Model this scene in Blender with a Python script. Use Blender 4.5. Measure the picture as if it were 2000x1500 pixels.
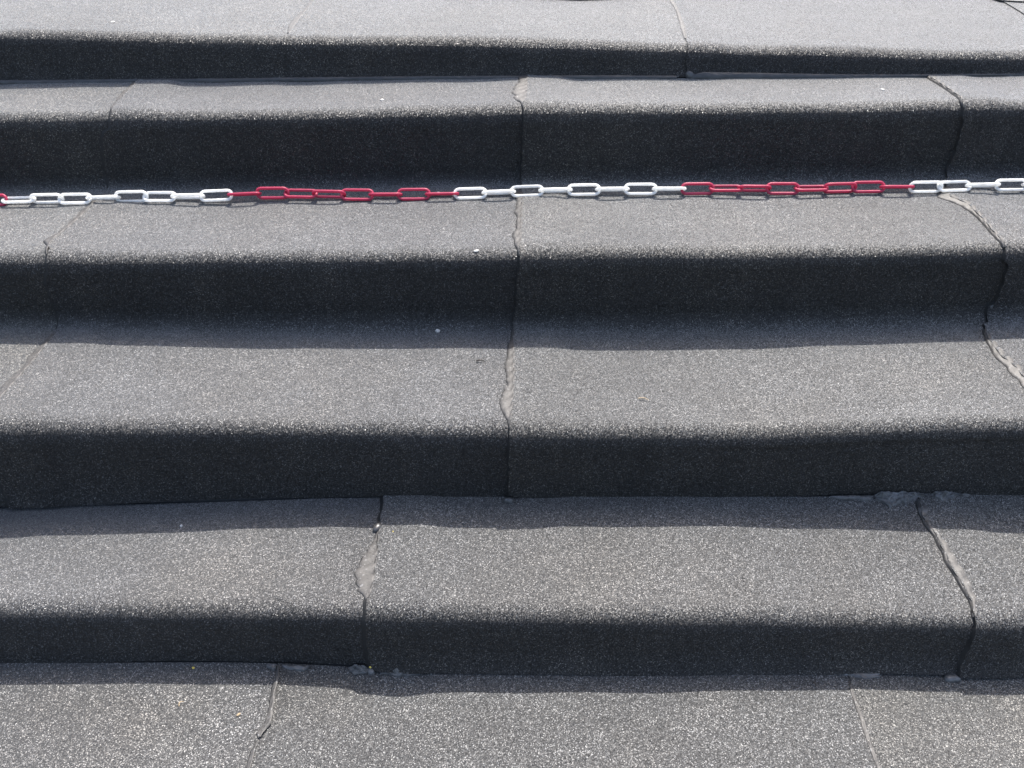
import bpy, math, random
import numpy as np
from mathutils import Vector, Matrix, Quaternion

for o in list(bpy.data.objects):
    bpy.data.objects.remove(o, do_unlink=True)
scene = bpy.context.scene
COL = scene.collection
R_ = math.radians

# ------------------------------------------------------------------ camera
CAM_H = 1.2248
cam_d = bpy.data.cameras.new('camera')
cam_d.lens = 30.6
cam_d.sensor_width = 36.0
cam_d.clip_start = 0.02
cam_d.clip_end = 600.0
cam_d.dof.use_dof = True
cam_d.dof.focus_distance = 1.38
cam_d.dof.aperture_fstop = 9.0
cam = bpy.data.objects.new('camera', cam_d)
COL.objects.link(cam)
cam.location = (0.0, 0.0, CAM_H)
cam.rotation_euler = (R_(90 - 37.0), 0.0, 0.0)
scene.camera = cam

# ------------------------------------------------------------------ sky, sun, exposure
SUN_EL, SUN_AZ = 58.3, 14.0            # high, behind the steps, a little to the right
world = bpy.data.worlds.new('World')
scene.world = world
world.use_nodes = True
wn = world.node_tree
wn.nodes.clear()
sky = wn.nodes.new('ShaderNodeTexSky')
sky.sky_type = 'NISHITA'
sky.sun_disc = False
sky.dust_density = 4.2
sky.ozone_density = 0.6
sky.sun_elevation = R_(SUN_EL)
sky.sun_rotation = R_(SUN_AZ)
bg = wn.nodes.new('ShaderNodeBackground')
bg.inputs['Strength'].default_value = 0.125
wo = wn.nodes.new('ShaderNodeOutputWorld')
wn.links.new(sky.outputs[0], bg.inputs[0])
wn.links.new(bg.outputs[0], wo.inputs[0])

sun_d = bpy.data.lights.new('sun', 'SUN')
sun_d.energy = 3.1
sun_d.angle = R_(0.53)
sun_d.color = (1.0, 0.965, 0.91)
sun = bpy.data.objects.new('sun', sun_d)
COL.objects.link(sun)
sv = Vector((math.sin(R_(SUN_AZ)) * math.cos(R_(SUN_EL)),
             math.cos(R_(SUN_AZ)) * math.cos(R_(SUN_EL)), math.sin(R_(SUN_EL))))
sun.location = sv * 8
sun.rotation_euler = (-sv).to_track_quat('-Z', 'Y').to_euler()

scene.view_settings.view_transform = 'Standard'
scene.view_settings.look = 'None'
scene.view_settings.exposure = 1.74
scene.view_settings.gamma = 1.0
scene.view_settings.use_curve_mapping = False


# ------------------------------------------------------------------ materials
class NT:
    def __init__(self, name):
        self.mat = bpy.data.materials.new(name)
        self.mat.use_nodes = True
        self.t = self.mat.node_tree
        self.t.nodes.clear()
        self.out = self.n('ShaderNodeOutputMaterial')
        self.bsdf = self.n('ShaderNodeBsdfPrincipled')
        self.l(self.bsdf.outputs[0], self.out.inputs[0])

    def n(self, typ, **kw):
        x = self.t.nodes.new(typ)
        for k, v in kw.items():
            setattr(x, k, v)
        return x

    def l(self, a, b):
        self.t.links.new(a, b)

    def put(self, sock, v):
        if hasattr(v, 'is_output') or isinstance(v, bpy.types.NodeSocket):
            self.l(v, sock)
        else:
            sock.default_value = v

    def math(self, op, a, b=None, clamp=False):
        x = self.n('ShaderNodeMath', operation=op, use_clamp=clamp)
        self.put(x.inputs[0], a)
        if b is not None:
            self.put(x.inputs[1], b)
        return x.outputs[0]

    def vmath(self, op, a, b=None, scale=None):
        x = self.n('ShaderNodeVectorMath', operation=op)
        self.put(x.inputs[0], a)
        if b is not None:
            self.put(x.inputs[1], b)
        if scale is not None:
            self.put(x.inputs['Scale'], scale)
        return x.outputs[0]

    def coords(self):
        tc = self.n('ShaderNodeTexCoord')
        oi = self.n('ShaderNodeObjectInfo')
        off = self.vmath('SCALE', (7.1, 3.3, 5.7), scale=oi.outputs['Random'])
        return self.vmath('ADD', tc.outputs['Object'], off), tc.outputs['Object']

    def noise(self, vec, scale, detail=2.0, rough=0.5):
        x = self.n('ShaderNodeTexNoise')
        self.l(vec, x.inputs['Vector'])
        x.inputs['Scale'].default_value = scale
        x.inputs['Detail'].default_value = detail
        x.inputs['Roughness'].default_value = rough
        return x.outputs[0]

    def voronoi(self, vec, scale):
        x = self.n('ShaderNodeTexVoronoi')
        self.l(vec, x.inputs['Vector'])
        x.inputs['Scale'].default_value = scale
        return x

    def ramp(self, fac, stops, interp='LINEAR'):
        x = self.n('ShaderNodeValToRGB')
        x.color_ramp.interpolation = interp
        el = x.color_ramp.elements
        while len(el) < len(stops):
            el.new(0.5)
        for e, (p, c) in zip(el, stops):
            e.position = p
            e.color = (c, c, c, 1) if not isinstance(c, tuple) else (*c, 1)
        self.l(fac, x.inputs[0])
        return x.outputs[0]

    def mix(self, fac, a, b, blend='MIX'):
        x = self.n('ShaderNodeMix', data_type='RGBA', blend_type=blend)
        self.put(x.inputs[0], fac)
        for i, v in ((6, a), (7, b)):
            if isinstance(v, tuple):
                x.inputs[i].default_value = (*v, 1)
            else:
                self.l(v, x.inputs[i])
        return x.outputs[2]


def felt_material():
    m = NT('mineral_felt')
    v, vo = m.coords()
    g1 = m.voronoi(v, 780.0)                    # slate granules, about 3 mm
    g2 = m.voronoi(v, 1400.0)
    sep = m.n('ShaderNodeSeparateColor')
    m.l(g1.outputs['Color'], sep.inputs[0])
    r1, r2 = sep.outputs[0], sep.outputs[1]
    base = m.ramp(r1, [(0.0, (.0062, .0060, .0060)), (0.45, (.0105, .0102, .0100)),
                       (0.75, (.0165, .0160, .0156)), (0.93, (.038, .037, .036)), (1.0, (.15, .147, .142))])
    # scattered larger, brighter grains
    g3 = m.voronoi(v, 400.0)
    sep3 = m.n('ShaderNodeSeparateColor')
    m.l(g3.outputs['Color'], sep3.inputs[0])
    spk = m.math('MULTIPLY', m.ramp(sep3.outputs[0], [(0.93, 0.0), (0.96, 1.0)]),
                 m.ramp(g3.outputs['Distance'], [(0.30, 1.0), (0.42, 0.0)]))
    # drips, splashes and scuffs on the darker upright felt
    mp = m.n('ShaderNodeMapping')
    m.l(v, mp.inputs['Vector'])
    mp.inputs['Scale'].default_value = (1.0, 1.0, 0.28)
    base = m.mix(1.0, base, m.ramp(m.noise(mp.outputs[0], 16.0, 5.0, 0.65), [(0.32, (.80, .79, .78)), (0.55, (1.02, 1.0, .98)), (0.78, (1.65, 1.58, 1.48))]), 'MULTIPLY')
    # dust film on up-facing felt; darker colour also paints shade on risers and nosings
    geo = m.n('ShaderNodeNewGeometry')
    sepn = m.n('ShaderNodeSeparateXYZ')
    m.l(geo.outputs['Normal'], sepn.inputs[0])
    dusty = m.ramp(r1, [(0.0, (.004, .004, .0042)), (0.42, (.0138, .0141, .0145)),
                        (0.72, (.0325, .0332, .0338)), (0.90, (.085, .0852, .0855)), (1.0, (.25, .25, .25))])
    dust_shade = m.ramp(sepn.outputs[2], [(0.50, 0.0), (0.98, 1.0)])
    dusty = m.mix(m.math('MULTIPLY', spk, 0.9), dusty, (.17, .168, .164))
    base = m.mix(m.math('MULTIPLY', spk, 0.5), base, (.05, .049, .048))
    base = m.mix(dust_shade, base, dusty)
    # broad weathering: dusty and cleaner areas, faint warm algae film
    w1 = m.noise(v, 2.3, 4.0, 0.6)
    w2 = m.noise(v, 11.0, 3.0, 0.6)
    f1 = m.ramp(w1, [(0.3, 0.80), (0.7, 1.20)])
    f2 = m.ramp(w2, [(0.3, 0.93), (0.7, 1.08)])
    c = m.mix(1.0, base, f1, 'MULTIPLY')
    c = m.mix(1.0, c, f2, 'MULTIPLY')
    oi = m.n('ShaderNodeObjectInfo')                # no two rolls are quite the same grey
    c = m.mix(1.0, c, m.ramp(oi.outputs['Random'], [(0.0, (.88, .89, .92)), (0.5, (1.0, 1.0, 1.0)), (1.0, (1.10, 1.10, 1.06))]), 'MULTIPLY')
    st = m.n('ShaderNodeMapping')
    m.l(vo, st.inputs['Vector'])
    st.inputs['Scale'].default_value = (1.3, 7.0, 3.0)
    c = m.mix(1.0, c, m.ramp(m.noise(st.outputs[0], 2.2, 5.0, 0.65), [(0.35, 0.90), (0.68, 1.12)]), 'MULTIPLY')
    warm = m.ramp(m.noise(v, 3.7, 3.0, 0.55), [(0.45, 0.0), (0.72, 0.55)])
    c = m.mix(warm, c, m.mix(1.0, c, (1.10, 1.02, 0.90), 'MULTIPLY'))
    m.l(c, m.bsdf.inputs['Base Color'])
    # every granule is a facet of its own
    t1 = m.vmath('SCALE', m.vmath('SUBTRACT', g1.outputs['Color'], (.5, .5, .5)), scale=1.0)
    t2 = m.vmath('SCALE', m.vmath('SUBTRACT', g2.outputs['Color'], (.5, .5, .5)), scale=0.5)
    nn = m.vmath('NORMALIZE', m.vmath('ADD', geo.outputs['Normal'], m.vmath('ADD', t1, t2)))
    m.l(nn, m.bsdf.inputs['Normal'])
    m.l(m.ramp(r2, [(0.0, 0.85), (0.75, 0.68), (1.0, 0.32)]), m.bsdf.inputs['Roughness'])
    m.l(m.math('MULTIPLY', dust_shade, 0.22), m.bsdf.inputs['Sheen Weight'])
    m.bsdf.inputs['Sheen Roughness'].default_value = 0.55
    m.bsdf.inputs['Sheen Tint'].default_value = (1, .99, .97, 1)
    m.bsdf.inputs['Specular IOR Level'].default_value = 0.40
    return m.mat


def bitumen_material(name, lo, hi, rough, fine=60.0):
    m = NT(name)
    v, vo = m.coords()
    c = m.mix(m.ramp(m.noise(v, 45.0, 5.0, 0.65), [(0.3, 0.0), (0.7, 1.0)]), lo, hi)
    m.l(c, m.bsdf.inputs['Base Color'])
    b = m.n('ShaderNodeBump')
    b.inputs['Strength'].default_value = 0.5
    b.inputs['Distance'].default_value = 0.0012
    m.l(m.noise(v, fine, 4.0, 0.6), b.inputs['Height'])
    m.l(b.outputs[0], m.bsdf.inputs['Normal'])
    m.bsdf.inputs['Roughness'].default_value = rough
    m.bsdf.inputs['Specular IOR Level'].default_value = 0.45
    return m.mat


def bead_material(name, lo, hi):
    m = NT(name)
    v, vo = m.coords()
    c = m.mix(m.ramp(m.noise(v, 60.0, 5.0, 0.65), [(0.3, 0.0), (0.7, 1.0)]), lo, hi)
    gr = m.voronoi(v, 420.0)
    sp = m.n('ShaderNodeSeparateColor')
    m.l(gr.outputs['Color'], sp.inputs[0])
    c = m.mix(m.ramp(sp.outputs[0], [(0.78, 0.0), (0.84, 0.8)]), c, m.ramp(sp.outputs[1], [(0.0, .010), (0.7, .03), (1.0, .16)]))
    m.l(c, m.bsdf.inputs['Base Color'])
    b = m.n('ShaderNodeBump')
    b.inputs['Strength'].default_value = 0.6
    b.inputs['Distance'].default_value = 0.0012
    m.l(m.noise(v, 180.0, 5.0, 0.65), b.inputs['Height'])
    m.l(b.outputs[0], m.bsdf.inputs['Normal'])
    m.bsdf.inputs['Roughness'].default_value = 0.62
    return m.mat


def plastic_material(name, col, dirt, rad):
    m = NT(name)
    v, vo = m.coords()
    c = m.mix(m.ramp(m.noise(v, 120.0, 4.0, 0.6), [(0.45, 0.0), (0.75, 0.5)]), col, dirt)
    m.l(c, m.bsdf.inputs['Base Color'])
    b = m.n('ShaderNodeBump')
    b.inputs['Strength'].default_value = 0.25
    b.inputs['Distance'].default_value = 0.0004
    m.l(m.noise(v, 400.0, 3.0, 0.6), b.inputs['Height'])
    m.l(b.outputs[0], m.bsdf.inputs['Normal'])
    m.bsdf.inputs['Roughness'].default_value = 0.42
    m.bsdf.inputs['Subsurface Weight'].default_value = 0.0
    m.bsdf.inputs['Subsurface Radius'].default_value = rad
    m.bsdf.inputs['Subsurface Scale'].default_value = 0.010
    tr = m.n('ShaderNodeBsdfTranslucent')
    m.l(c, tr.inputs['Color'])
    mx = m.n('ShaderNodeMixShader')
    mx.inputs[0].default_value = 0.5
    m.l(m.bsdf.outputs[0], mx.inputs[1])
    m.l(tr.outputs[0], mx.inputs[2])
    m.l(mx.outputs[0], m.out.inputs[0])
    return m.mat


FELT = felt_material()
EDGE = bitumen_material('felt_edge_and_shade', (.004, .004, .004), (.010, .010, .010), 0.7, 300.0)  # cut felt edges, and the painted shade of seam grooves and gaps
BEAD = bead_material('weathered_bitumen', (.030, .0287, .0275), (.060, .057, .0545))
FRESH = bitumen_material('smooth_bitumen', (.012, .0125, .013), (.12, .122, .124), 0.32, 220.0)
MIDB = bitumen_material('dusty_bitumen', (.02, .021, .022), (.042, .043, .044), 0.42, 140.0)
DARKB = bitumen_material('black_bitumen', (.02, .02, .021), (.045, .045, .046), 0.3, 90.0)
DECK = bitumen_material('bitumen_primer', (.012, .012, .012), (.022, .022, .022), 0.7)
ASPH = bitumen_material('asphalt', (.035, .035, .036), (.065, .064, .062), 0.85, 200.0)
WHITE = plastic_material('white_plastic', (.88, .88, .87), (.55, .545, .51), (1, 1, 1))
RED = plastic_material('red_plastic', (.52, .058, .13), (.40, .075, .11), (1, .25, .3))
CHIP = bitumen_material('white_mineral', (.34, .335, .32), (.50, .49, .47), 0.7, 500.0)
STRAW = bitumen_material('dry_straw', (.26, .19, .11), (.36, .28, .18), 0.7, 500.0)
YELLOW = bitumen_material('yellow_bud', (.50, .36, .05), (.62, .50, .12), 0.6, 500.0)
TWIG = bitumen_material('dark_bark', (.018, .015, .013), (.05, .042, .035), 0.8, 500.0)


# ------------------------------------------------------------------ roof profile (metres)
# X grid and the heights of each nosing and each foot of the hand-built steps along it
GX = np.linspace(-1.35, 1.35, 10)
ROWS = [  # y of nosing, y of foot, heights of nosing, heights of foot
    (2.0455, 2.0338, [0.6715, 0.6685, 0.6618, 0.6581, 0.6542, 0.6478, 0.6402, 0.6327, 0.6257, 0.6227],
     [0.5682, 0.5688, 0.5716, 0.5752, 0.577, 0.5788, 0.5794, 0.5794, 0.5826, 0.5847]),
    (1.8153, 1.8230, [0.5599, 0.5608, 0.566, 0.5689, 0.575, 0.5817, 0.5817, 0.586, 0.5914, 0.5919],
     [0.4003, 0.4011, 0.4046, 0.4097, 0.4148, 0.4193, 0.4231, 0.427, 0.4325, 0.4343]),
    (1.4747, 1.4857, [0.4081, 0.4081, 0.4091, 0.4114, 0.414, 0.4201, 0.4205, 0.4243, 0.4347, 0.4347],
     [0.2638, 0.2638, 0.2586, 0.257, 0.2578, 0.2578, 0.2607, 0.2679, 0.2797, 0.2797]),
    (1.1400, 1.1390, [0.2646, 0.2646, 0.2666, 0.2647, 0.2608, 0.2553, 0.2547, 0.2714, 0.276, 0.276],
     [0.079, 0.079, 0.0885, 0.1032, 0.1103, 0.1111, 0.1105, 0.1152, 0.1142, 0.1142]),
    (0.8685, 0.8521, [0.1293, 0.1293, 0.128, 0.1233, 0.1154, 0.1078, 0.1028, 0.0916, 0.0924, 0.0924],
     [0.0165, 0.0165, 0.0181, 0.0206, 0.0032, -0.0028, 0.0, -0.0081, -0.014, -0.014]),
    (0.50, 0.495, [0.008] * 10, [-0.138] * 10),
    (0.16, 0.155, [-0.138] * 10, [-0.284] * 10),
    (-0.18, -0.185, [-0.284] * 10, [-0.43] * 10),
]
BACK_Y, FRONT_Y = 8.0, -0.60
NK = 2 + 2 * len(ROWS)


def smooth_interp(x, gx, gz):
    """Catmull-Rom through the grid, clamped outside."""
    gz = np.asarray(gz, float)
    x = np.clip(x, gx[0], gx[-1])
    h = gx[1] - gx[0]
    i = np.clip(((x - gx[0]) / h).astype(int), 0, len(gx) - 2)
    u = (x - gx[i]) / h
    p1, p2 = gz[i], gz[i + 1]
    p0, p3 = gz[np.maximum(i - 1, 0)], gz[np.minimum(i + 2, len(gz) - 1)]
    return 0.5 * (2 * p1 + (p2 - p0) * u + (2 * p0 - 5 * p1 + 4 * p2 - p3) * u ** 2 + (3 * p1 - p0 - 3 * p2 + p3) * u ** 3)


def knot(k, X):
    X = np.asarray(X, float)
    if k == 0:
        return np.full_like(X, BACK_Y), smooth_interp(X, GX, ROWS[0][2]) + 0.012
    if k == NK - 1:
        return np.full_like(X, FRONT_Y), smooth_interp(X, GX, ROWS[-1][3])
    r = ROWS[(k - 1) // 2]
    if k % 2:
        return np.full_like(X, r[0] - 0.0021), smooth_interp(X, GX, r[2]) + 0.0075
    return np.full_like(X, r[1]), smooth_interp(X, GX, r[3])


NOM = [(float(knot(k, np.zeros(1))[0][0]), float(knot(k, np.zeros(1))[1][0])) for k in range(NK)]
SEGLEN = [math.dist(NOM[k], NOM[k + 1]) for k in range(NK - 1)]
RAD = {}
for k in range(1, NK - 1):
    RAD[k] = 0.033 if k % 2 else 0.004
RAD[4] = 0.026
RAD[6] = 0.030
RAD[7] = 0.035
RAD[9] = 0.035


def corner(k, X):
    """tangent length and the two directions at a corner"""
    a, b, c = knot(k - 1, X), knot(k, X), knot(k + 1, X)
    d1 = np.stack([b[0] - a[0], b[1] - a[1]], -1)
    d2 = np.stack([c[0] - b[0], c[1] - b[1]], -1)
    d1 /= np.linalg.norm(d1, axis=-1, keepdims=True)
    d2 /= np.linalg.norm(d2, axis=-1, keepdims=True)
    ang = np.arccos(np.clip((d1 * d2).sum(-1), -1, 1))
    return d1, d2, RAD[k] * np.tan(ang / 2)


def perp(d):     # outward normal of a profile running from the back down to the front
    return np.stack([d[..., 1], -d[..., 0]], -1)


# profile waves: the felt is never quite flat
rng = np.random.RandomState(4)
WAVES = [(rng.uniform(0, 2 * math.pi), rng.uniform(0, 2 * math.pi), rng.uniform(4, 26), rng.uniform(0, 6.28)) for _ in range(22)]


def undulate(X, Y, Z):
    h = np.zeros_like(X)
    for a, b, f, ph in WAVES:
        q = X * math.cos(a) + (Y + 0.7 * Z) * math.sin(a) + 0.3 * np.sin(b + 3 * X)
        h += np.sin(f * q + ph) / f
    return h * 0.0052


def stations(ta, tb, step=0.010):
    """list of (t, kind, knot, fraction); ta/tb in knot units"""
    out = []
    ka, kb = int(math.floor(ta + 1e-9)), int(math.ceil(tb - 1e-9))
    for k in range(ka, kb):
        s0 = max(ta - k, 0.0)
        s1 = min(tb - k, 1.0)
        L = SEGLEN[k]
        c0 = k > ka and s0 == 0.0
        c1 = k + 1 < kb and s1 == 1.0
        m0 = (RAD[k] * 1.05 / L) if c0 else 0.0
        m1 = (RAD[k + 1] * 1.05 / L) if c1 else 0.0
        n = max(2, int((s1 - s0) * L / step))
        if k == 0:
            n = max(2, min(n, 60))
        for q in np.linspace(s0 + m0, s1 - m1, n):
            out.append((k + q, 'seg', k, q, c0, c1))
        if c1:
            nf = 9
            for q in np.linspace(0, 1, nf + 2)[1:-1]:
                out.append((k + 1 + (q - .5) * 0.02, 'fil', k + 1, q, 0, 0))
    return out


def eval_station(st, X):
    t, kind, k, q, c0, c1 = st
    if kind == 'seg':
        a, b = knot(k, X), knot(k + 1, X)
        A = np.stack(a, -1)
        B = np.stack(b, -1)
        d = B - A
        L = np.linalg.norm(d, axis=-1, keepdims=True)
        d = d / L
        l0 = corner(k, X)[2][..., None] if c0 else 0.0
        l1 = corner(k + 1, X)[2][..., None] if c1 else 0.0
        m0 = (RAD[k] * 1.05 / SEGLEN[k]) if c0 else 0.0
        m1 = (RAD[k + 1] * 1.05 / SEGLEN[k]) if c1 else 0.0
        if c0 or c1:
            u = (q - m0) / max(1e-9, 1 - m0 - m1) if (c0 and c1) else None
            if u is None:
                if c0:
                    u = (q - m0) / (1 - m0)
                    pos = l0 + u * (L - l0)
                else:
                    u = q / (1 - m1)
                    pos = u * (L - l1)
            else:
                pos = l0 + u * (L - l0 - l1)
        else:
            pos = q * L
        return A + d * pos, perp(d)
    d1, d2, tl = corner(k, X)
    P = np.stack(knot(k, X), -1)
    n1, n2 = perp(d1), perp(d2)
    cr = d1[..., 0] * d2[..., 1] - d1[..., 1] * d2[..., 0]
    sgn = np.sign((n1 * d2).sum(-1))[..., None]       # -1 convex, +1 concave
    n = n1 * (1 - q) + n2 * q
    om = np.arccos(np.clip((n1 * n2).sum(-1), -1, 1))[..., None]
    so = np.maximum(np.sin(om), 1e-6)
    n = (np.sin((1 - q) * om) * n1 + np.sin(q * om) * n2) / so
    A = P - d1 * tl[..., None]
    Cn = A + sgn * n1 * RAD[k]
    return Cn - sgn * n * RAD[k], n


def surf(t, X):
    """point and normal on the felt surface for one (t, X)"""
    k = min(int(t), NK - 2)
    X = np.array([float(X)])
    a, b = knot(k, X), knot(k + 1, X)
    A, B = np.stack(a, -1), np.stack(b, -1)
    d = B - A
    L = np.linalg.norm(d, axis=-1, keepdims=True)
    P = A + d * (t - k)
    n = perp(d / L)
    # follow the rounding near corners
    for kk in (k, k + 1):
        if 0 < kk < NK - 1:
            d1, d2, tl = corner(kk, X)
            dist = (t - kk) * L[0, 0]
            if abs(dist) < tl[0]:
                q = 0.5 + 0.5 * dist / tl[0]
                P, n = eval_station((t, 'fil', kk, q, 0, 0), X)
                break
    y, z = P[0]
    h = undulate(X, np.array([y]), np.array([z]))[0]
    n = n[0]
    return Vector((X[0], y + n[0] * h, z + n[1] * h)), Vector((0, n[0], n[1]))


def link(name, verts, faces, mats, parent=None, smooth=True, matidx=None):
    me = bpy.data.meshes.new(name)
    me.from_pydata([tuple(v) for v in verts], [], faces)
    for m in mats:
        me.materials.append(m)
    if matidx is not None:
        me.polygons.foreach_set('material_index', matidx)
    me.polygons.foreach_set('use_smooth', [smooth] * len(me.polygons))
    me.update()
    o = bpy.data.objects.new(name, me)
    COL.objects.link(o)
    if parent is not None:
        o.parent = parent
    return o


def tag(o, label=None, cat=None, group=None, kind=None):
    for k, v in (('label', label), ('category', cat), ('group', group), ('kind', kind)):
        if v:
            o[k] = v
    return o


# ------------------------------------------------------------------ ground and roof deck
g = link('ground', [(-200, -200, -.47), (200, -200, -.47), (200, 200, -.47), (-200, 200, -.47)], [(0, 1, 2, 3)], [ASPH], smooth=False)
tag(g, 'grey asphalt ground round the stepped roof', kind='structure')

DX = np.linspace(-2.75, 2.75, 56)
dst = stations(0, NK - 1, 0.05)
dv, df = [], []
for st in dst:
    P, n = eval_station(st, DX)
    P = P - n * 0.0085
    for x, p in zip(DX, P):
        dv.append((x, p[0], p[1]))
nx, ns = len(DX), len(dst)
for i in range(ns - 1):
    for j in range(nx - 1):
        a = i * nx + j
        df.append((a, a + nx, a + nx + 1, a + 1))
# side and end walls of the roof body
for col, rev in ((0, False), (nx - 1, True)):
    base = len(dv)
    for i in range(ns):
        p = dv[i * nx + col]
        dv.append((p[0], p[1], -0.468))
    for i in range(ns - 1):
        q = (i * nx + col, base + i, base + i + 1, (i + 1) * nx + col)
        df.append(q[::-1] if rev else q)
base = len(dv)
for j in range(nx):
    p = dv[j]
    dv.append((p[0], p[1], -0.468))
for j in range(nx - 1):
    df.append((j, j + 1, base + j + 1, base + j))
roof = link('stepped_roof', dv, df, [DECK], smooth=False)
tag(roof, 'flight of low roof steps clad in grey mineral roofing felt', kind='structure')


# ------------------------------------------------------------------ felt sheets
def sm(a, b, x):
    u = np.clip((x - a) / (b - a), 0, 1)
    return u * u * (3 - 2 * u)


def seam_fn(pts):
    if isinstance(pts, (int, float)):
        return lambda t: float(pts)
    tt = np.array([p[0] for p in pts])
    xx = np.array([p[1] for p in pts])
    return lambda t: float(np.interp(t, tt, xx))


def felt_sheet(ta, tb, left, right, lap=0.0, flare=None, front=None, bleed=1.0, lift=0.0046, dxs=0.010, base_h=0.0, seed=0):
    st = stations(ta, tb)
    L, Rr = seam_fn(left), seam_fn(right)
    w = Rr(ta) - L(ta)
    n = max(8, int(w / dxs)) + 1
    u = np.linspace(0, 1, n)
    u = np.sort(np.concatenate([u, [0.004, 0.010]]))
    n = len(u)
    rs = np.random.RandomState(seed + 11)
    wob = rs.uniform(0, 6.28, 6)
    V, Nn = [], []
    for si, s in enumerate(st):
        t = s[0]
        rag = 0.0011 * math.sin(t * 31 + wob[0]) + 0.0008 * math.sin(t * 73 + wob[1])
        xl, xr = L(t) + rag, Rr(t) + lap
        X = xl + (xr - xl) * u
        P, nm = eval_station(s, X)
        if front is not None and s[1] == 'seg':         # irregular cut along the front edge
            P[:, 0] += front(X) * (si / (len(st) - 1)) ** 1.5
        h = undulate(X, P[:, 0], P[:, 1]) + base_h
        h = h + sm(.2, .5, X) * (0.0035 * math.exp(-((t - 7.05) / .07) ** 2) - 0.002 * math.exp(-((t - 7.2) / .05) ** 2))
        if lap:
            dxl = X - xl
            h = h + lift * (1 - sm(.065, .12, dxl)) + 0.26 * lift * np.exp(-dxl / 0.008)
        P = P + nm * h[:, None]
        if flare is not None:
            P = flare(s, X, P)
        V.append(np.stack([X, P[:, 0], P[:, 1]], -1))
        Nn.append(np.stack([np.zeros_like(X), nm[:, 0], nm[:, 1]], -1))
    V = np.array(V)
    Nn = np.array(Nn)
    m = len(st)
    verts = V.reshape(-1, 3).tolist()
    idx = np.arange(m * n).reshape(m, n)
    a, b, c, d = idx[:-1, :-1], idx[1:, :-1], idx[1:, 1:], idx[:-1, 1:]
    faces = np.stack([a, b, c, d], -1).reshape(-1, 4).tolist()
    mi = [0] * len(faces)
    # underside rim: the visible 5 mm thickness
    loop = list(idx[:, 0]) + list(idx[-1, 1:]) + list(idx[::-1, -1][1:]) + list(idx[0, ::-1][1:-1])
    base = len(verts)
    Vf, Nf = V.reshape(-1, 3), Nn.reshape(-1, 3)
    for i_, q in enumerate(loop):
        p = Vf[q] - Nf[q] * 0.0058
        if lap and i_ < m:                     # black rim widened to paint the shaded groove along the lapped edge
            p[0] -= ((0.0034 if abs(Nf[q][2]) < 0.6 else 0.0006) + 0.0055 * float(sm(-.05, -.25, p[0])) * bleed) * bleed + 0.0012 * math.sin(i_ * 0.7 + wob[2]) * math.sin(i_ * 0.23 + wob[3])
        verts.append(p.tolist())
    k = len(loop)
    base2 = len(verts)
    for q in loop:
        verts.append(Vf[q].tolist())
    for q in range(k):
        q2 = (q + 1) % k
        faces.append([base2 + q, base + q, base + q2, base2 + q2])
        mi.append(1)
    return link('felt_sheet', verts, faces, [FELT, EDGE], roof, True, mi)


def chain_of(seams, lo, hi, w=0.918):
    """extend a list of seam curves to both sides"""
    first, last = seams[0], seams[-1]
    def shift(s, d):
        if isinstance(s, (int, float)):
            return s + d
        return [(t, x + d) for t, x in s]
    mean = lambda s: s if isinstance(s, (int, float)) else sum(x for _, x in s) / len(s)
    left, right = [], []
    d = -w
    while mean(first) + d > lo:
        left.insert(0, mean(first) + d)
        d -= w
    d = w
    while mean(last) + d < hi:
        right.append(mean(last) + d)
        d += w
    return [lo] + left + list(seams) + right + [hi]


A_l = [(0.9385, -0.5068), (0.9592, -0.5103), (0.9789, -0.5126), (0.997, -0.5123), (1.1376, -0.5148), (1.5286, -0.5166), (1.9265, -0.5161)]
A_r = [(0.9274, 0.4248), (0.9524, 0.4227), (0.9758, 0.4138), (0.9936, 0.403), (1.2705, 0.3973), (1.6212, 0.4004), (1.9399, 0.4057)]
B_l = [(2.0831, -0.863), (2.5997, -0.8564), (3.0371, -0.8547), (3.2828, -0.8775), (3.6482, -0.893), (3.9672, -0.8958), (4.2633, -0.8942), (4.5507, -0.8978), (4.8147, -0.9062), (5.0154, -0.8922), (5.322, -0.9051), (5.6555, -0.9091), (5.9564, -0.91), (6.1117, -0.9063), (6.2453, -0.9038), (6.4706, -0.904), (6.7862, -0.9103)]
B_c = [(2.0563, 0.0354), (2.615, 0.0314), (2.9914, 0.0249), (3.1687, 0.0229), (3.5977, 0.0224), (3.9711, 0.0205), (4.348, 0.0217), (4.6221, 0.0187), (4.8132, 0.0172), (4.9931, 0.0147), (5.1341, 0.0109), (5.5027, 0.0091), (5.9285, 0.0062), (6.0604, 0.0031), (6.2955, 0.003), (6.5371, 0.0038), (6.7603, 0.0009), (6.9272, -0.0027), (7.0904, -0.0044), (7.4046, -0.0054), (7.9665, -0.0065)]
B_r = [(2.0762, 0.9578), (2.5524, 0.9562), (2.9403, 0.9516), (3.1287, 0.9572), (3.599, 0.9642), (3.9761, 0.9612), (4.3352, 0.9227), (4.4394, 0.9431), (4.6333, 0.9458), (4.8793, 0.9414), (5.0182, 0.9439), (5.1667, 0.9535), (5.545, 0.9616), (5.9392, 0.9619), (6.0757, 0.9368), (6.2647, 0.9215), (6.4154, 0.9199), (6.5226, 0.9277), (6.6386, 0.9296)]
C_l = [(8.015, -0.2318), (8.1518, -0.231), (8.3388, -0.2293), (8.5594, -0.2261), (8.7261, -0.2238), (8.8655, -0.2246), (8.9617, -0.2284), (9.1877, -0.2295), (9.5743, -0.2306), (9.9508, -0.229)]
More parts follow.
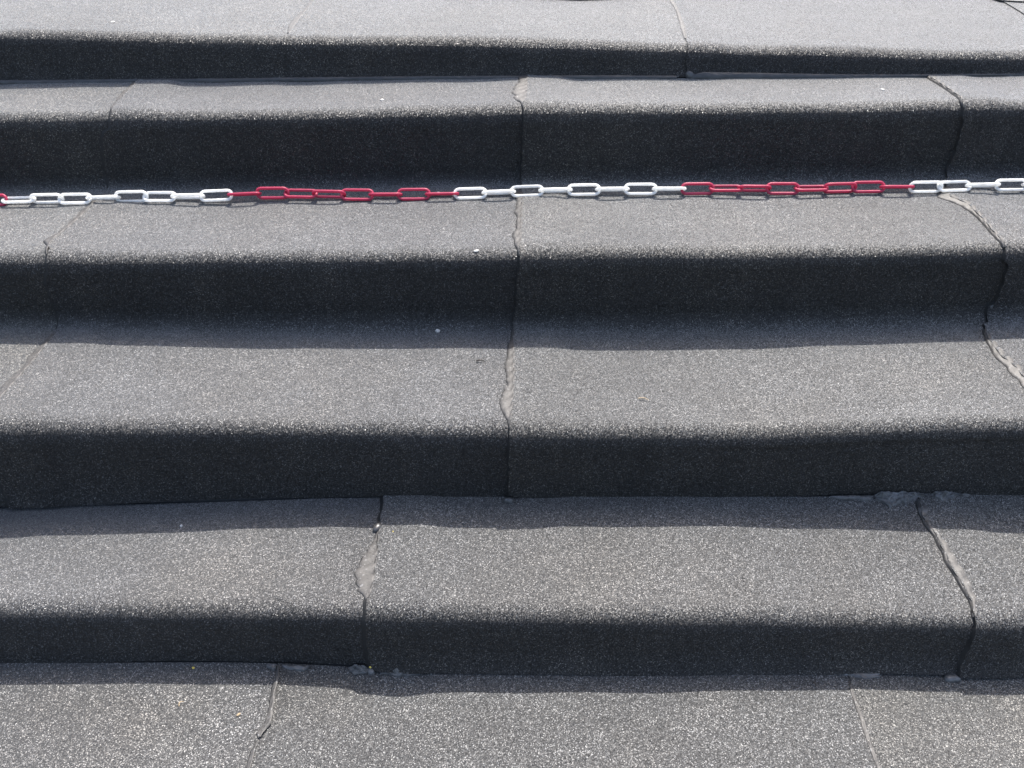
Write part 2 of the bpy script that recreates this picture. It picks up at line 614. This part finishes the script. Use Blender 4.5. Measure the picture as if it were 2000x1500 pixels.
C_r = [(8.017, 0.7333), (8.1692, 0.7236), (8.2535, 0.7237), (8.3565, 0.7316), (8.5546, 0.7312), (8.7061, 0.7362), (8.8338, 0.7395), (8.9396, 0.734), (9.132, 0.7324), (9.5126, 0.7311), (9.9114, 0.7238)]
D_l = [(10.0024, -0.3771), (10.0785, -0.3731), (10.1438, -0.3738), (10.2275, -0.3711), (10.308, -0.3701), (10.3476, -0.3764), (10.4233, -0.3813)]
D_r = [(10.0093, 0.5467), (10.0849, 0.542), (10.1405, 0.5405), (10.268, 0.5396), (10.3684, 0.5376), (10.4072, 0.5376)]

XLO, XHI = -2.6, 2.6
SHEETS = {}


def course(key, ta, tb, seams, **kw):
    ch = chain_of(seams, XLO, XHI)
    out = []
    for i in range(len(ch) - 1):
        last = i == len(ch) - 2
        o = felt_sheet(ta, tb, ch[i], ch[i + 1], lap=0.0 if last else 0.085,
                       seed=len(SHEETS) * 17 + i, **kw)
        out.append((o, ch[i]))
    SHEETS[key] = out
    return out


def flare_B(s, X, P):
    t = s[0]
    if t > 7.55:
        wv = ((t - 7.55) / 0.45) ** 2
        gap = 0.016 * sm(-0.22, -1.1, X) + 0.0015
        P[:, 1] += gap * 0.8 * wv
        P[:, 0] -= gap * 0.55 * wv
    return P


def flare_A(s, X, P):
    t = s[0]
    if t > 1.75:
        wv = ((t - 1.75) / 0.25) ** 2
        P[:, 1] += 0.003 * wv
        P[:, 0] -= 0.003 * wv
    return P


def flare_C(s, X, P):
    t = s[0]
    if t > 9.6:
        wv = ((t - 9.6) / 0.4) ** 2
        toe = 0.010 * sm(-0.24, -0.21, X)
        P[:, 0] -= toe * wv
        P[:, 1] += (0.0005 + 0.003 * sm(-0.24, -0.21, X)) * wv
    return P


def front_top(X):
    # cut edge of the upper course: comes down over the top tread, uneven
    return np.interp(X, [-2.6, -.5, -.19, -.07, .05, .175, .31, .45, .8, 1.29, 1.315, 1.38, 1.6, 2.6],
                     [.03, .03, .012, -.006, -.010, -.006, .03, .11, .14, .15, .078, .062, .06, .06])


T_TOP = (BACK_Y - 2.425) / (BACK_Y - 2.0455)
course('A', (BACK_Y - 2.60) / (BACK_Y - 2.0455), 2.0, [A_l, A_r], flare=flare_A, lift=0.0022, bleed=0.35)
course('top', (BACK_Y - 3.5) / (BACK_Y - 2.0455), T_TOP, [-1.1, -0.18, 0.74], front=front_top, base_h=0.0062, dxs=0.02)
course('back', 0.0, (BACK_Y - 3.44) / (BACK_Y - 2.0455), [-0.6, 0.32], dxs=0.06)
course('B', 2.0, 8.0, [B_l, B_c, B_r], flare=flare_B)
course('C', 8.0, 10.0, [C_l, C_r], flare=flare_C)
course('D', 10.0, 12.0, [D_l, D_r], bleed=0.1, lift=0.0014)
course('E', 12.0, 14.0, [-0.8, 0.12], dxs=0.03)
course('F', 14.0, 16.98, [-0.35, 0.57], dxs=0.03)


def sheet_right_of(key, x):
    best = None
    for o, l in SHEETS[key]:
        m = l if isinstance(l, (int, float)) else sum(q for _, q in l) / len(l)
        if m <= x + 0.06:
            best = o
    return best or SHEETS[key][0][0]


# ------------------------------------------------------------------ bitumen squeezed out of the seams
def seam_bead(key, seam, pts, seed, mat=BEAD, name='bitumen_bead', hgt=0.0038, dark=1.0):
    """pts: (t, width to the left of the seam, width over the right sheet)"""
    rs = np.random.RandomState(seed)
    S = seam_fn(seam)
    t0, t1 = pts[0][0], pts[-1][0]
    tt = np.array([p[0] for p in pts])
    wl = np.array([p[1] for p in pts])
    wr = np.array([p[2] for p in pts])
    # one station every 4 mm
    ts = [t0]
    while ts[-1] < t1:
        ts.append(ts[-1] + 0.004 / SEGLEN[min(int(ts[-1]), NK - 2)])
    ts[-1] = t1
    verts, faces = [], []
    ph = rs.uniform(0, 6.28, 4)
    prof = [(None, -0.0015), (-1.0, .30), (-.93, .55), (-.75, .85), (-.45, 1.0), (-.15, 1.15), (0.12, 1.45), (0.6, 1.5), (1.0, 1.28)]
    nzr = rs.uniform(-1, 1, 400)
    nz = lambda q: float(np.interp(q % 399, np.arange(400), nzr))
    for t in ts:
        s = sum(SEGLEN[:int(t)]) + (t - int(t)) * SEGLEN[min(int(t), NK - 2)]
        j = 0.6 * nz(s * 55) + 0.4 * nz(s * 150 + 50)
        a = 0.95 * np.interp(t, tt, wl) * (1 + 0.30 * j) + 0.0004
        b = np.interp(t, tt, wr)
        x0 = S(t)
        for u, h in prof:
            if u is None:                       # thin black rim painted for the shaded gap beside the bead
                x, u = x0 - a - dark * (0.0016 + 0.0016 * max(0, 2 * nz(s * 120 + 200))), -1
            else:
                x = x0 + (u * a if u < 0 else u * b)
            P, nm = surf(t, x)
            hh = h * hgt * (1 + 0.15 * math.sin(s * 230 + ph[2] + u * 3)) if h > 0 else -0.001
            verts.append(P + nm * hh)
    m = len(prof)
    for i in range(len(ts) - 1):
        for q in range(m - 1):
            v = i * m + q
            faces.append((v, v + m, v + m + 1, v + 1))
    # end caps
    faces.append(tuple(range(m)))
    faces.append(tuple(range((len(ts) - 1) * m, len(ts) * m))[::-1])
    mi = [1 if (f_ < (len(ts) - 1) * (m - 1) and f_ % (m - 1) == 0) else 0 for f_ in range(len(faces))]
    xm = float(np.mean([S(t) for t in ts]))
    return link(name, verts, faces, [mat, EDGE], sheet_right_of(key, xm), True, mi)


mm = 0.001
seam_bead('B', B_c, [(2.03, 20*mm, 2*mm), (2.2, 17*mm, 2*mm), (2.55, 30*mm, 2*mm), (2.72, 26*mm, 2*mm), (2.85, 10*mm, 2*mm), (2.97, 2*mm, 2*mm)], 1)
seam_bead('B', B_c, [(4.20, 14*mm, 3*mm), (4.38, 11*mm, 3*mm), (4.46, 15*mm, 2*mm), (4.55, 9*mm, 2*mm), (4.70, 11*mm, 2*mm), (4.80, 15*mm, 2*mm), (4.92, 9*mm, 2*mm), (5.0, 2*mm, 1*mm)], 2)
seam_bead('B', B_c, [(6.06, 2*mm, 1*mm), (6.2, 6*mm, 2*mm), (6.32, 14*mm, 2*mm), (6.42, 17*mm, 2*mm), (6.52, 15*mm, 2*mm), (6.62, 12*mm, 2*mm), (6.70, 20*mm, 2*mm), (6.78, 21*mm, 2*mm), (6.86, 14*mm, 2*mm), (6.93, 4*mm, 2*mm), (6.99, 1.5*mm, 1*mm)], 3)
seam_bead('B', B_r, [(2.05, 3*mm, 12*mm), (2.4, 2*mm, 9*mm), (2.75, 2*mm, 6*mm), (2.96, 2*mm, 6*mm), (3.05, 1*mm, 3*mm)], 4)
seam_bead('B', B_r, [(4.20, 20*mm, 8*mm), (4.34, 22*mm, 10*mm), (4.44, 14*mm, 12*mm), (4.55, 6*mm, 9*mm), (4.68, 4*mm, 6*mm), (4.85, 3*mm, 6*mm), (4.98, 2*mm, 4*mm)], 5)
seam_bead('B', B_r, [(6.15, 2*mm, 3*mm), (6.30, 4*mm, 10*mm), (6.45, 10*mm, 12*mm), (6.60, 14*mm, 10*mm), (6.80, 10*mm, 6*mm), (6.95, 2*mm, 2*mm)], 6)
seam_bead('B', B_l, [(2.1, 12*mm, 5*mm), (2.5, 15*mm, 5*mm), (2.9, 5*mm, 2*mm)], 7, hgt=0.0035)
seam_bead('B', B_l, [(4.22, 9*mm, 3*mm), (4.45, 14*mm, 3*mm), (4.70, 10*mm, 3*mm), (4.80, 22*mm, 3*mm), (4.86, 7*mm, 2*mm), (4.97, 2*mm, 1*mm)], 8, hgt=0.0042)
seam_bead('B', B_l, [(6.15, 6*mm, 2*mm), (6.30, 15*mm, 3*mm), (6.45, 12*mm, 3*mm), (6.65, 19*mm, 3*mm), (6.85, 13*mm, 2*mm)], 9, hgt=0.0042)
seam_bead('A', A_l, [(0.935, 9*mm, 3*mm), (0.96, 7*mm, 3*mm), (0.978, 16*mm, 4*mm), (0.994, 4*mm, 3*mm)], 10, hgt=0.002, dark=0.2)
seam_bead('A', A_r, [(0.925, 7*mm, 2*mm), (0.95, 5*mm, 2*mm), (0.975, 8*mm, 2*mm), (0.992, 5*mm, 2*mm)], 11, hgt=0.002, dark=0.2)
seam_bead('C', C_l, [(8.31, 2*mm, 1*mm), (8.36, 5*mm, 2*mm), (8.46, 16*mm, 2*mm), (8.56, 27*mm, 1*mm), (8.66, 31*mm, 1*mm), (8.74, 28*mm, 1*mm), (8.82, 20*mm, 1*mm), (8.88, 10*mm, 1*mm), (8.93, 2*mm, 1*mm)], 12)
seam_bead('C', C_r, [(8.24, 3*mm, 5*mm), (8.36, 3*mm, 7*mm), (8.5, 2*mm, 13*mm), (8.6, 3*mm, 15*mm), (8.72, 3*mm, 13*mm), (8.85, 2*mm, 7*mm), (8.96, 2*mm, 3*mm)], 13, hgt=0.0042)
seam_bead('C', C_r, [(8.05, 4*mm, 3*mm), (8.12, 3*mm, 14*mm), (8.20, 2*mm, 12*mm), (8.25, 2*mm, 4*mm)], 14, FRESH)
seam_bead('D', D_l, [(10.02, 2*mm, 2*mm), (10.10, 4*mm, 3*mm), (10.22, 5*mm, 4*mm), (10.30, 6*mm, 5*mm), (10.345, 9*mm, 3*mm), (10.37, 2*mm, 2*mm)], 15, hgt=0.0042)
seam_bead('D', D_l, [(10.38, 2*mm, 2*mm), (10.45, 5*mm, 2*mm), (10.6, 6*mm, 2*mm), (10.9, 3*mm, 2*mm)], 16, hgt=0.003)
seam_bead('D', D_r, [(10.06, 2*mm, 1*mm), (10.2, 2.5*mm, 2*mm), (10.3, 3*mm, 3*mm), (10.38, 3*mm, 2*mm), (10.6, 2*mm, 2*mm), (10.9, 2*mm, 2*mm)], 17, hgt=0.0016, dark=0.1)


def foot_bead(key, kf, xs, seed, mat=FRESH, name='bitumen_fillet', rough=1.0):
    """xs: (X, height up the riser, width out over the tread) along foot kf"""
    rs = np.random.RandomState(seed)
    xx = np.array([p[0] for p in xs])
    up = np.array([p[1] for p in xs])
    outw = np.array([p[2] for p in xs])
    X = np.arange(xx[0], xx[-1], 0.004)
    verts, faces = [], []
    ph = rs.uniform(0, 6.28, 4)
    m = 9
    nzr = rs.uniform(-1, 1, 400)
    nz = lambda q: float(np.interp(q % 399, np.arange(400), nzr))
    for x in X:
        k = 1 + rough * (0.5 * nz(x * 40 + 30) + 0.35 * nz(x * 130 + 60) + 0.2 * nz(x * 300 + 90))
        a, b = np.interp(x, xx, up), np.interp(x, xx, outw) * k
        y, z = [float(q[0]) for q in knot(kf, np.array([x]))]
        for i in range(m):
            u = i / (m - 1)
            bul = math.sin(u * math.pi) * 0.22 * (a + b)
            yy = y - 0.004 - b * u - bul * 0.35
            zz = z + a * (1 - u) ** 1.6 + bul * 0.5 + (0.0026 if 0 < i < m - 1 else 0.0005) + 0.0022 * rough * nz(x * 160 + u * 23) * math.sin(u * math.pi)
            if i == m - 1:
                zz = z - 0.001
            verts.append((x, yy, zz))
    for i in range(len(X) - 1):
        for q in range(m - 1):
            v = i * m + q
            faces.append((v, v + 1, v + m + 1, v + m))
    faces.append(tuple(range(m))[::-1])
    faces.append(tuple(range((len(X) - 1) * m, len(X) * m)))
    return link(name, verts, faces, [mat], sheet_right_of(key, float(X.mean())))


foot_bead('A', 2, [(0.41, 5*mm, 3*mm), (0.44, 14*mm, 9*mm), (0.60, 11*mm, 8*mm), (0.80, 7*mm, 5*mm), (0.92, 5*mm, 3*mm), (1.1, 4*mm, 2*mm), (1.4, 4*mm, 2*mm)], 20, MIDB, rough=0.4)
foot_bead('A', 2, [(-1.3, 5*mm, 5*mm), (-.9, 6*mm, 6*mm), (-.6, 5*mm, 6*mm), (-.2, 6*mm, 5*mm), (.2, 6*mm, 7*mm), (.38, 4*mm, 4*mm)], 21, MIDB, rough=0.4)
foot_bead('B', 8, [(.575, 1*mm, 1*mm), (.60, 3*mm, 7*mm), (.645, 3*mm, 8*mm), (.655, 1*mm, 2*mm)], 22)
foot_bead('C', 10, [(-.395, 1*mm, 3*mm), (-.385, 4*mm, 10*mm), (-.377, 2*mm, 8*mm)], 25)
foot_bead('C', 10, [(-.37, 2*mm, 3*mm), (-.35, 3*mm, 7*mm), (-.335, 3*mm, 9*mm), (-.322, 1*mm, 2*mm)], 26)
foot_bead('C', 10, [(.52, .5*mm, 9*mm), (.545, 1.5*mm, 11*mm), (.57, 1.5*mm, 11*mm), (.60, .5*mm, 9*mm)], 29)


def crumpled_flap(key, kf, xs, seed, mat=FRESH):
    """torn skin of bitumen standing off the foot of a riser: (X, reach over the tread)"""
    rs = np.random.RandomState(seed)
    xx = np.array([p[0] for p in xs])
    reach = np.array([p[1] for p in xs])
    nx_, nu_ = int((xx[-1] - xx[0]) / 0.0024), 11
    A = rs.uniform(-1, 1, (40, 40))

    def nz(a, b):
        a, b = a % 38, b % 38
        i, j = int(a), int(b)
        u, w = a - i, b - j
        return (A[i, j] * (1 - u) + A[i + 1, j] * u) * (1 - w) + (A[i, j + 1] * (1 - u) + A[i + 1, j + 1] * u) * w
    verts, faces = [], []
    for i in range(nx_ + 1):
        x = xx[0] + (xx[-1] - xx[0]) * i / nx_
        b = float(np.interp(x, xx, reach)) * (1 + 0.35 * nz(x * 160, 3.3)) + 0.0008
        y, z = [float(q[0]) for q in knot(kf, np.array([x]))]
        for j in range(nu_):
            u = j / (nu_ - 1)
            rid = abs(nz(x * 95 + u * 1.5, u * 3.2 + 7)) + 0.5 * abs(nz(x * 240, u * 7 + 15))
            kh = min(1.0, b / 0.014) * min(1.0, 0.15 + min(i, nx_ - i) / 4)
            zz = z + 0.0075 * kh * (1 - u) ** 2 + 0.012 * kh * rid * math.sin(math.pi * min(u * 0.9 + 0.12, 1)) + 0.001
            if j == nu_ - 1:
                zz = z - 0.001
            verts.append((x + 0.002 * nz(x * 130 + 9, u * 5), y - 0.003 - b * u, zz))
    for i in range(nx_):
        for j in range(nu_ - 1):
            v = i * nu_ + j
            faces.append((v, v + 1, v + nu_ + 1, v + nu_))
    faces.append(tuple(range(nu_))[::-1])
    faces.append(tuple(range(nx_ * nu_, (nx_ + 1) * nu_)))
    return link('bitumen_flap', verts, faces, [mat], sheet_right_of(key, float(xx.mean())), False)


crumpled_flap('B', 8, [(.655, .006), (.672, .022), (.70, .021), (.72, .012), (.735, .013), (.748, .006)], 41)
crumpled_flap('B', 8, [(.752, .008), (.77, .018), (.79, .014), (.812, .008), (.83, .002)], 42)
crumpled_flap('C', 10, [(-.262, .006), (-.25, .013), (-.238, .012), (-.232, .004)], 43)
crumpled_flap('C', 10, [(-.212, .009), (-.19, .011), (-.16, .012), (-.145, .009)], 44)


def blob(key, t, x, size, seed, mat=FRESH, lift=0.002, name='bitumen_blob'):
    P, nm = surf(t, x)
    rs = np.random.RandomState(seed)
    verts, faces = [], []
    nu, nv = 14, 6
    ph = rs.uniform(0, 6.28, 4)
    tx = Vector((1, 0, 0))
    ty = nm.cross(tx)
    for j in range(nv + 1):
        e = j / nv * math.pi / 2
        for i in range(nu):
            a = i / nu * 2 * math.pi
            r = math.cos(e) * (1 + .16 * math.sin(2 * a + ph[0]) + .10 * math.sin(3 * a + ph[1]))
            p = P + tx * (size[0] * r * math.cos(a)) + ty * (size[1] * r * math.sin(a)) + nm * (size[2] * math.sin(e) + lift - 0.003 * (j == 0))
            verts.append(p)
    for j in range(nv):
        for i in range(nu):
            i2 = (i + 1) % nu
            faces.append((j * nu + i, j * nu + i2, (j + 1) * nu + i2, (j + 1) * nu + i))
    faces.append(tuple(range(nv * nu, (nv + 1) * nu)))
    return link(name, verts, faces, [mat], sheet_right_of(key, x))


blob('B', 8.055, -0.0055, (.0085, .007, .008), 31)
blob('C', 8.2927, -0.2335, (.009, .011, .007), 32, DARKB)
blob('C', 10.03, 0.714, (.012, .010, .006), 33)
blob('B', 5.86, 0.957, (.004, .007, .005), 34)
blob('A', 1.93, 0.412, (.012, .010, .007), 35)
blob('C', 10.015, -0.228, (.007, .008, .005), 36)


# scrape marks in the felt of the fifth step: short ridges of displaced bitumen
def scrape(t0, x0, t1, x1, w, h, key='C'):
    verts, faces = [], []
    nseg = 10
    for i in range(nseg + 1):
        u = i / nseg
        t, x = t0 + (t1 - t0) * u, x0 + (x1 - x0) * u
        k = math.sin(math.pi * min(max(u, .04), .96))
        for c, hh in ((-1, -.001), (-.5, h * k), (0, h * 1.3 * k), (.5, h * k), (1, -.001)):
            P, nm = surf(t + c * w * k / SEGLEN[int(t)], x)
            verts.append(P + nm * hh)
    for i in range(nseg):
        for q in range(4):
            v = i * 5 + q
            faces.append((v, v + 1, v + 6, v + 5))
    return link('scrape_ridge', verts, faces, [FELT], sheet_right_of(key, x0))


for i, (du, dx) in enumerate(((-.05, -.022), (-.018, -.012), (.012, .004), (.035, .012))):
    scrape(8.862 + du, -0.395 + dx, 8.905 + du, -0.352 + dx, .0016, .0005)


# ------------------------------------------------------------------ chain of red and white plastic links
PITCH, WIRE, LW = 0.0606, 0.0063, 0.0268
LIN = PITCH + 0.0008


def link_mesh():
    """rounded long link in its own XY plane, axis along X"""
    rc = (LW - WIRE) / 2              # centre-line radius of the ends
    half = (LIN + WIRE) / 2 - rc      # straight half length
    path = []
    nb = 9
    corner_r = rc
    for i in range(nb + 1):
        a = -math.pi / 2 + math.pi * i / nb
        path.append((half + corner_r * math.cos(a) * 1.0, rc * math.sin(a)))
    for i in range(nb + 1):
        a = math.pi / 2 + math.pi * i / nb
        path.append((-half + corner_r * math.cos(a), rc * math.sin(a)))
    # add points along the straights
    full = []
    n = len(path)
    for i in range(n):
        p, q = path[i], path[(i + 1) % n]
        full.append(p)
        if math.dist(p, q) > 0.01:
            for k in range(1, 5):
                full.append((p[0] + (q[0] - p[0]) * k / 5, p[1] + (q[1] - p[1]) * k / 5))
    n = len(full)
    verts, faces = [], []
    ns_ = 10
    for i in range(n):
        p0, p1, p2 = Vector((*full[i - 1], 0)), Vector((*full[i], 0)), Vector((*full[(i + 1) % n], 0))
        tg = (p2 - p0).normalized()
        nr = Vector((tg.y, -tg.x, 0))
        for k in range(ns_):
            a = 2 * math.pi * k / ns_
            verts.append(p1 + nr * (WIRE / 2 * math.cos(a)) + Vector((0, 0, WIRE / 2 * math.sin(a))))
    for i in range(n):
        for k in range(ns_):
            i2, k2 = (i + 1) % n, (k + 1) % ns_
            faces.append((i * ns_ + k, i2 * ns_ + k, i2 * ns_ + k2, i * ns_ + k2))
    me = bpy.data.meshes.new('link')
    me.from_pydata([tuple(v) for v in verts], [], faces)
    me.polygons.foreach_set('use_smooth', [True] * len(me.polygons))
    return me


base_w = link_mesh()
base_w.materials.append(WHITE)
base_r = link_mesh()
base_r.materials.append(RED)

# centres of the links along the back of the third tread
CH = [(-1.1095, 1.7308, 0.4125), (-1.0487, 1.7298, 0.4118), (-0.991, 1.7309, 0.4148), (-0.9302, 1.7303, 0.4151), (-0.8726, 1.7317, 0.4186), (-0.8161, 1.7329, 0.4216), (-0.7534, 1.7324, 0.4212), (-0.694, 1.7327, 0.4223), (-0.6312, 1.7336, 0.4242), (-0.574, 1.7351, 0.4271), (-0.5146, 1.7359, 0.4291), (-0.4553, 1.735, 0.4283), (-0.3938, 1.7341, 0.4276), (-0.3334, 1.7326, 0.4259), (-0.273, 1.7323, 0.426), (-0.2137, 1.7314, 0.4265), (-0.1523, 1.731, 0.4278), (-0.0952, 1.7307, 0.4291), (-0.035, 1.7314, 0.4323), (0.0262, 1.7324, 0.4354), (0.0853, 1.7329, 0.4369), (0.1464, 1.7331, 0.438), (0.2065, 1.7333, 0.4391), (0.2676, 1.7332, 0.4397), (0.3288, 1.7334, 0.4396), (0.3878, 1.7336, 0.4395), (0.4479, 1.7347, 0.4408), (0.5103, 1.7347, 0.4402), (0.5693, 1.734, 0.4394), (0.6312, 1.7338, 0.4406), (0.6943, 1.7337, 0.4418), (0.7539, 1.7341, 0.444), (0.8147, 1.7334, 0.4443), (0.8724, 1.7318, 0.4427), (0.9373, 1.733, 0.4456), (0.9991, 1.7339, 0.4482), (1.0587, 1.7337, 0.4488)]
ROLL = [35, 92, -15, 50, 125, 5, 60, 130, 45, 120, 12, 70, -30, 45, 122, 40, 118, 45, 128, 45, 125, 45, 125, 42, 125, 30, 85, -38, 35, 95, -14, 40, 120, 8, 58, 125, 40]
COLR = 'r' + 'w' * 8 + 'r' * 8 + 'w' * 8 + 'r' * 8 + 'w' * 4
cx = [c[0] for c in CH]
cy = [c[1] for c in CH]
czs = [c[2] for c in CH]
# beyond both ends of the view the chain goes on
links = list(zip(cx, cy, ROLL, COLR))
ext_l, ext_r = [], []
for i in range(1, 17):
    ext_l.insert(0, (cx[0] - PITCH * i, cy[0] + 0.002 * math.sin(i * 1.3), 125 if i % 2 else 40, 'w' if (i // 8) % 2 else 'r'))
    ext_r.append((cx[-1] + PITCH * i, cy[-1] + 0.004 * math.sin(i * 1.1), 125 if i % 2 else 42, 'w' if (i - 1) // 4 % 2 == 0 and i <= 4 else 'r'))
links = ext_l + links + ext_r
# keep one pitch between neighbours
pts = [np.array(l[:2]) for l in links]
mid = len(pts) // 2
for _ in range(2):
    for rngi in (range(mid + 1, len(pts)), range(mid - 1, -1, -1)):
        for i in rngi:
            j = i - 1 if i > mid else i + 1
            d = pts[i] - pts[j]
            d[1] = np.clip(d[1], -0.008, 0.008)
            d = d / np.linalg.norm(d) * PITCH
            pts[i] = pts[j] + d
shift = np.mean([p[0] for p in pts]) - np.mean([l[0] for l in links])
for p in pts:
    p[0] -= shift

ch = bpy.data.objects.new('barrier_chain', None)
COL.objects.link(ch)
ch.location = (0, 1.74, 0.418)
tag(ch, 'red and white plastic barrier chain lying along the foot of a riser', 'chain')


def tread3(x, y):
    a, b = knot(4, np.array([x])), knot(5, np.array([x]))
    u = (a[0][0] - y) / (a[0][0] - b[0][0])
    z = a[1][0] + (b[1][0] - a[1][0]) * u
    # hollow of the foot
    dist = max(0.0, 0.026 - (a[0][0] - y))
    return z + float(undulate(np.array([x]), np.array([y]), np.array([z]))[0]) + (0.026 - math.sqrt(max(0, 0.026 ** 2 - dist ** 2)))


rl = random.Random(9)
half = []
for (x, y, roll, c), p in zip(links, pts):
    zt = tread3(p[0], p[1])
    need = (LW - WIRE) / 2 * abs(math.cos(R_(roll))) + WIRE / 2
    half.append([p[0], p[1], zt, need])
hz = [max(h[2] + h[3] + 0.0006, float(np.interp(h[0], cx, czs))) for h in half]
# a link is carried by its neighbours: smooth the centre heights but never let one sink in
zc = hz[:]
for _ in range(3):
    zc = [max(hz[i], 0.5 * zc[i] + 0.25 * (zc[max(i - 1, 0)] + zc[min(i + 1, len(zc) - 1)])) for i in range(len(zc))]
for i, (x, y, roll, c) in enumerate(links):
    o = bpy.data.objects.new('red_link' if c == 'r' else 'white_link', base_r if c == 'r' else base_w)
    COL.objects.link(o)
    p = Vector((half[i][0], half[i][1], zc[i]))
    i0, i1 = max(i - 1, 0), min(i + 1, len(links) - 1)
    ax = Vector((half[i1][0] - half[i0][0], half[i1][1] - half[i0][1], zc[i1] - zc[i0])).normalized()
    rho = R_(roll + rl.uniform(-3, 3))
    nrm = Vector((0, -math.cos(rho), math.sin(rho)))          # plate normal: roll 0 faces the viewer, 90 lies flat
    nrm = (nrm - ax * nrm.dot(ax)).normalized()
    sd = nrm.cross(ax)
    M = Matrix((ax, sd, nrm)).transposed().to_4x4()
    M.translation = p - ch.location
    o.parent = ch
    o.matrix_basis = M


# ------------------------------------------------------------------ small litter on the felt
def chip(name, t, x, size, rot, mat, label, cat, seed, lift=0.0):
    P, nm = surf(t, x)
    rs = np.random.RandomState(seed)
    tx = Vector((math.cos(rot), 0, 0)) + nm.cross(Vector((1, 0, 0))) * math.sin(rot)
    tx.normalize()
    ty = nm.cross(tx)
    n = 9
    verts = []
    for lev, (sc, hh) in enumerate(((0.9, -0.0012), (1.0, 0.45), (0.6, 1.0))):
        for i in range(n):
            a = 2 * math.pi * i / n
            r = sc * (1 + rs.uniform(-.28, .28))
            verts.append(P + tx * (size[0] * r * math.cos(a)) + ty * (size[1] * r * math.sin(a))
                         + nm * ((hh * size[2] if hh > 0 else hh) + lift + .0008))
    faces = [tuple(range(n))[::-1], tuple(range(2 * n, 3 * n))]
    for l in range(2):
        for i in range(n):
            i2 = (i + 1) % n
            faces.append((l * n + i, l * n + i2, (l + 1) * n + i2, (l + 1) * n + i))
    o = link(name, [v - P for v in verts], faces, [mat], smooth=False)
    o.location = P
    return tag(o, label, cat)


def stalk(name, t, x, dt, dx, bend, rad, mat, label, cat):
    P0, nm = surf(t, x)
    P1, nm1 = surf(t + dt, x + dx)
    d = P1 - P0
    side = nm.cross(d).normalized() if d.length > 0 else Vector((1, 0, 0))
    verts, faces = [], []
    n, m = 9, 6
    for i in range(n):
        u = i / (n - 1)
        c = d * u + side * (bend * math.sin(math.pi * u)) + nm * (rad + .0012 + 0.002 * math.sin(math.pi * u))
        r = rad * (1 - 0.55 * u)
        for k in range(m):
            a = 2 * math.pi * k / m
            verts.append(c + side * (r * math.cos(a)) + nm * (r * math.sin(a)))
    for i in range(n - 1):
        for k in range(m):
            k2 = (k + 1) % m
            faces.append((i * m + k, i * m + k2, (i + 1) * m + k2, (i + 1) * m + k))
    faces.append(tuple(range(m))[::-1])
    faces.append(tuple(range((n - 1) * m, n * m)))
    o = link(name, verts, faces, [mat])
    o.location = P0
    return tag(o, label, cat)


chip('stone_chip', 6.078, -0.149, (.0052, .005, .0035), .4, CHIP, 'white crumb in the shade below the third riser from the top', 'chip', 1)
chip('stone_chip', 4.952, -0.069, (.0058, .0026, .0015), .2, CHIP, 'white chip on the third tread edge left of the centre seam', 'chip', 2)
chip('stone_chip', 4.457, 0.0694, (.005, .004, .002), -.1, CHIP, 'small white chip below the white links right of the centre seam', 'chip', 3)
chip('stone_chip', 2.677, -0.2825, (.0038, .004, .0015), .3, CHIP, 'white chip on the second tread left of the centre seam', 'chip', 4)
chip('stone_chip', 2.518, 0.8154, (.0035, .0048, .0015), .6, CHIP, 'white chip on the second tread near the right seam', 'chip', 5)
chip('stone_chip', 0.985, -0.9321, (.0045, .0045, .0012), .2, CHIP, 'flat white chip on the top tread at far left', 'chip', 6)
chip('stone_chip', 4.215, -0.1585, (.0045, .004, .006), .0, CHIP, 'white crumb touching the red link before the middle white links', 'chip', 7, lift=.0)
chip('stone_chip', 10.26, -0.4187, (.003, .002, .002), .9, STRAW, 'pale crumb on the lowest tread left of its seam', 'chip', 8)
chip('pebble', 8.245, -0.5813, (.0026, .0026, .0026), .1, CHIP, 'pale rounded pebble at the shadow edge of the fifth tread', 'pebble', 9)
stalk('straw_stalk', 6.735, 0.2255, .012, .019, .002, .0011, STRAW, 'orange dry stalk on the fourth tread right of the seam', 'straw')
stalk('straw_stalk', 8.315, -0.208, .06, .003, .0015, .0010, YELLOW, 'yellow dry stalk beside the bitumen blob on the fifth tread', 'straw')
stalk('straw_stalk', 10.225, -0.5135, -.025, .005, .003, .0011, STRAW, 'short curved pale stalk on the lowest tread at left', 'straw')
stalk('twig', 6.403, -0.068, .003, .017, .001, .0016, TWIG, 'dark twig left of the wide bitumen bead on the fourth tread', 'twig')
stalk('twig', 10.075, 0.4818, .03, .002, .001, .0016, TWIG, 'dark twig at the shadow edge of the lowest tread', 'twig')
chip('bud_scale', 10.012, -0.2275, (.0032, .002, .002), .7, YELLOW, 'yellow bud scale beside the blob at the fifth riser foot', 'bud scale', 11, lift=.008)
chip('bud_scale', 10.03, -0.5114, (.0022, .0018, .0015), .2, YELLOW, 'yellow bud scale in the shade of the lowest tread at left', 'bud scale', 12)
chip('bark_crumb', 6.03, 0.0727, (.004, .003, .002), .5, STRAW, 'brown crumb in the shade right of the centre seam', 'crumb', 13)
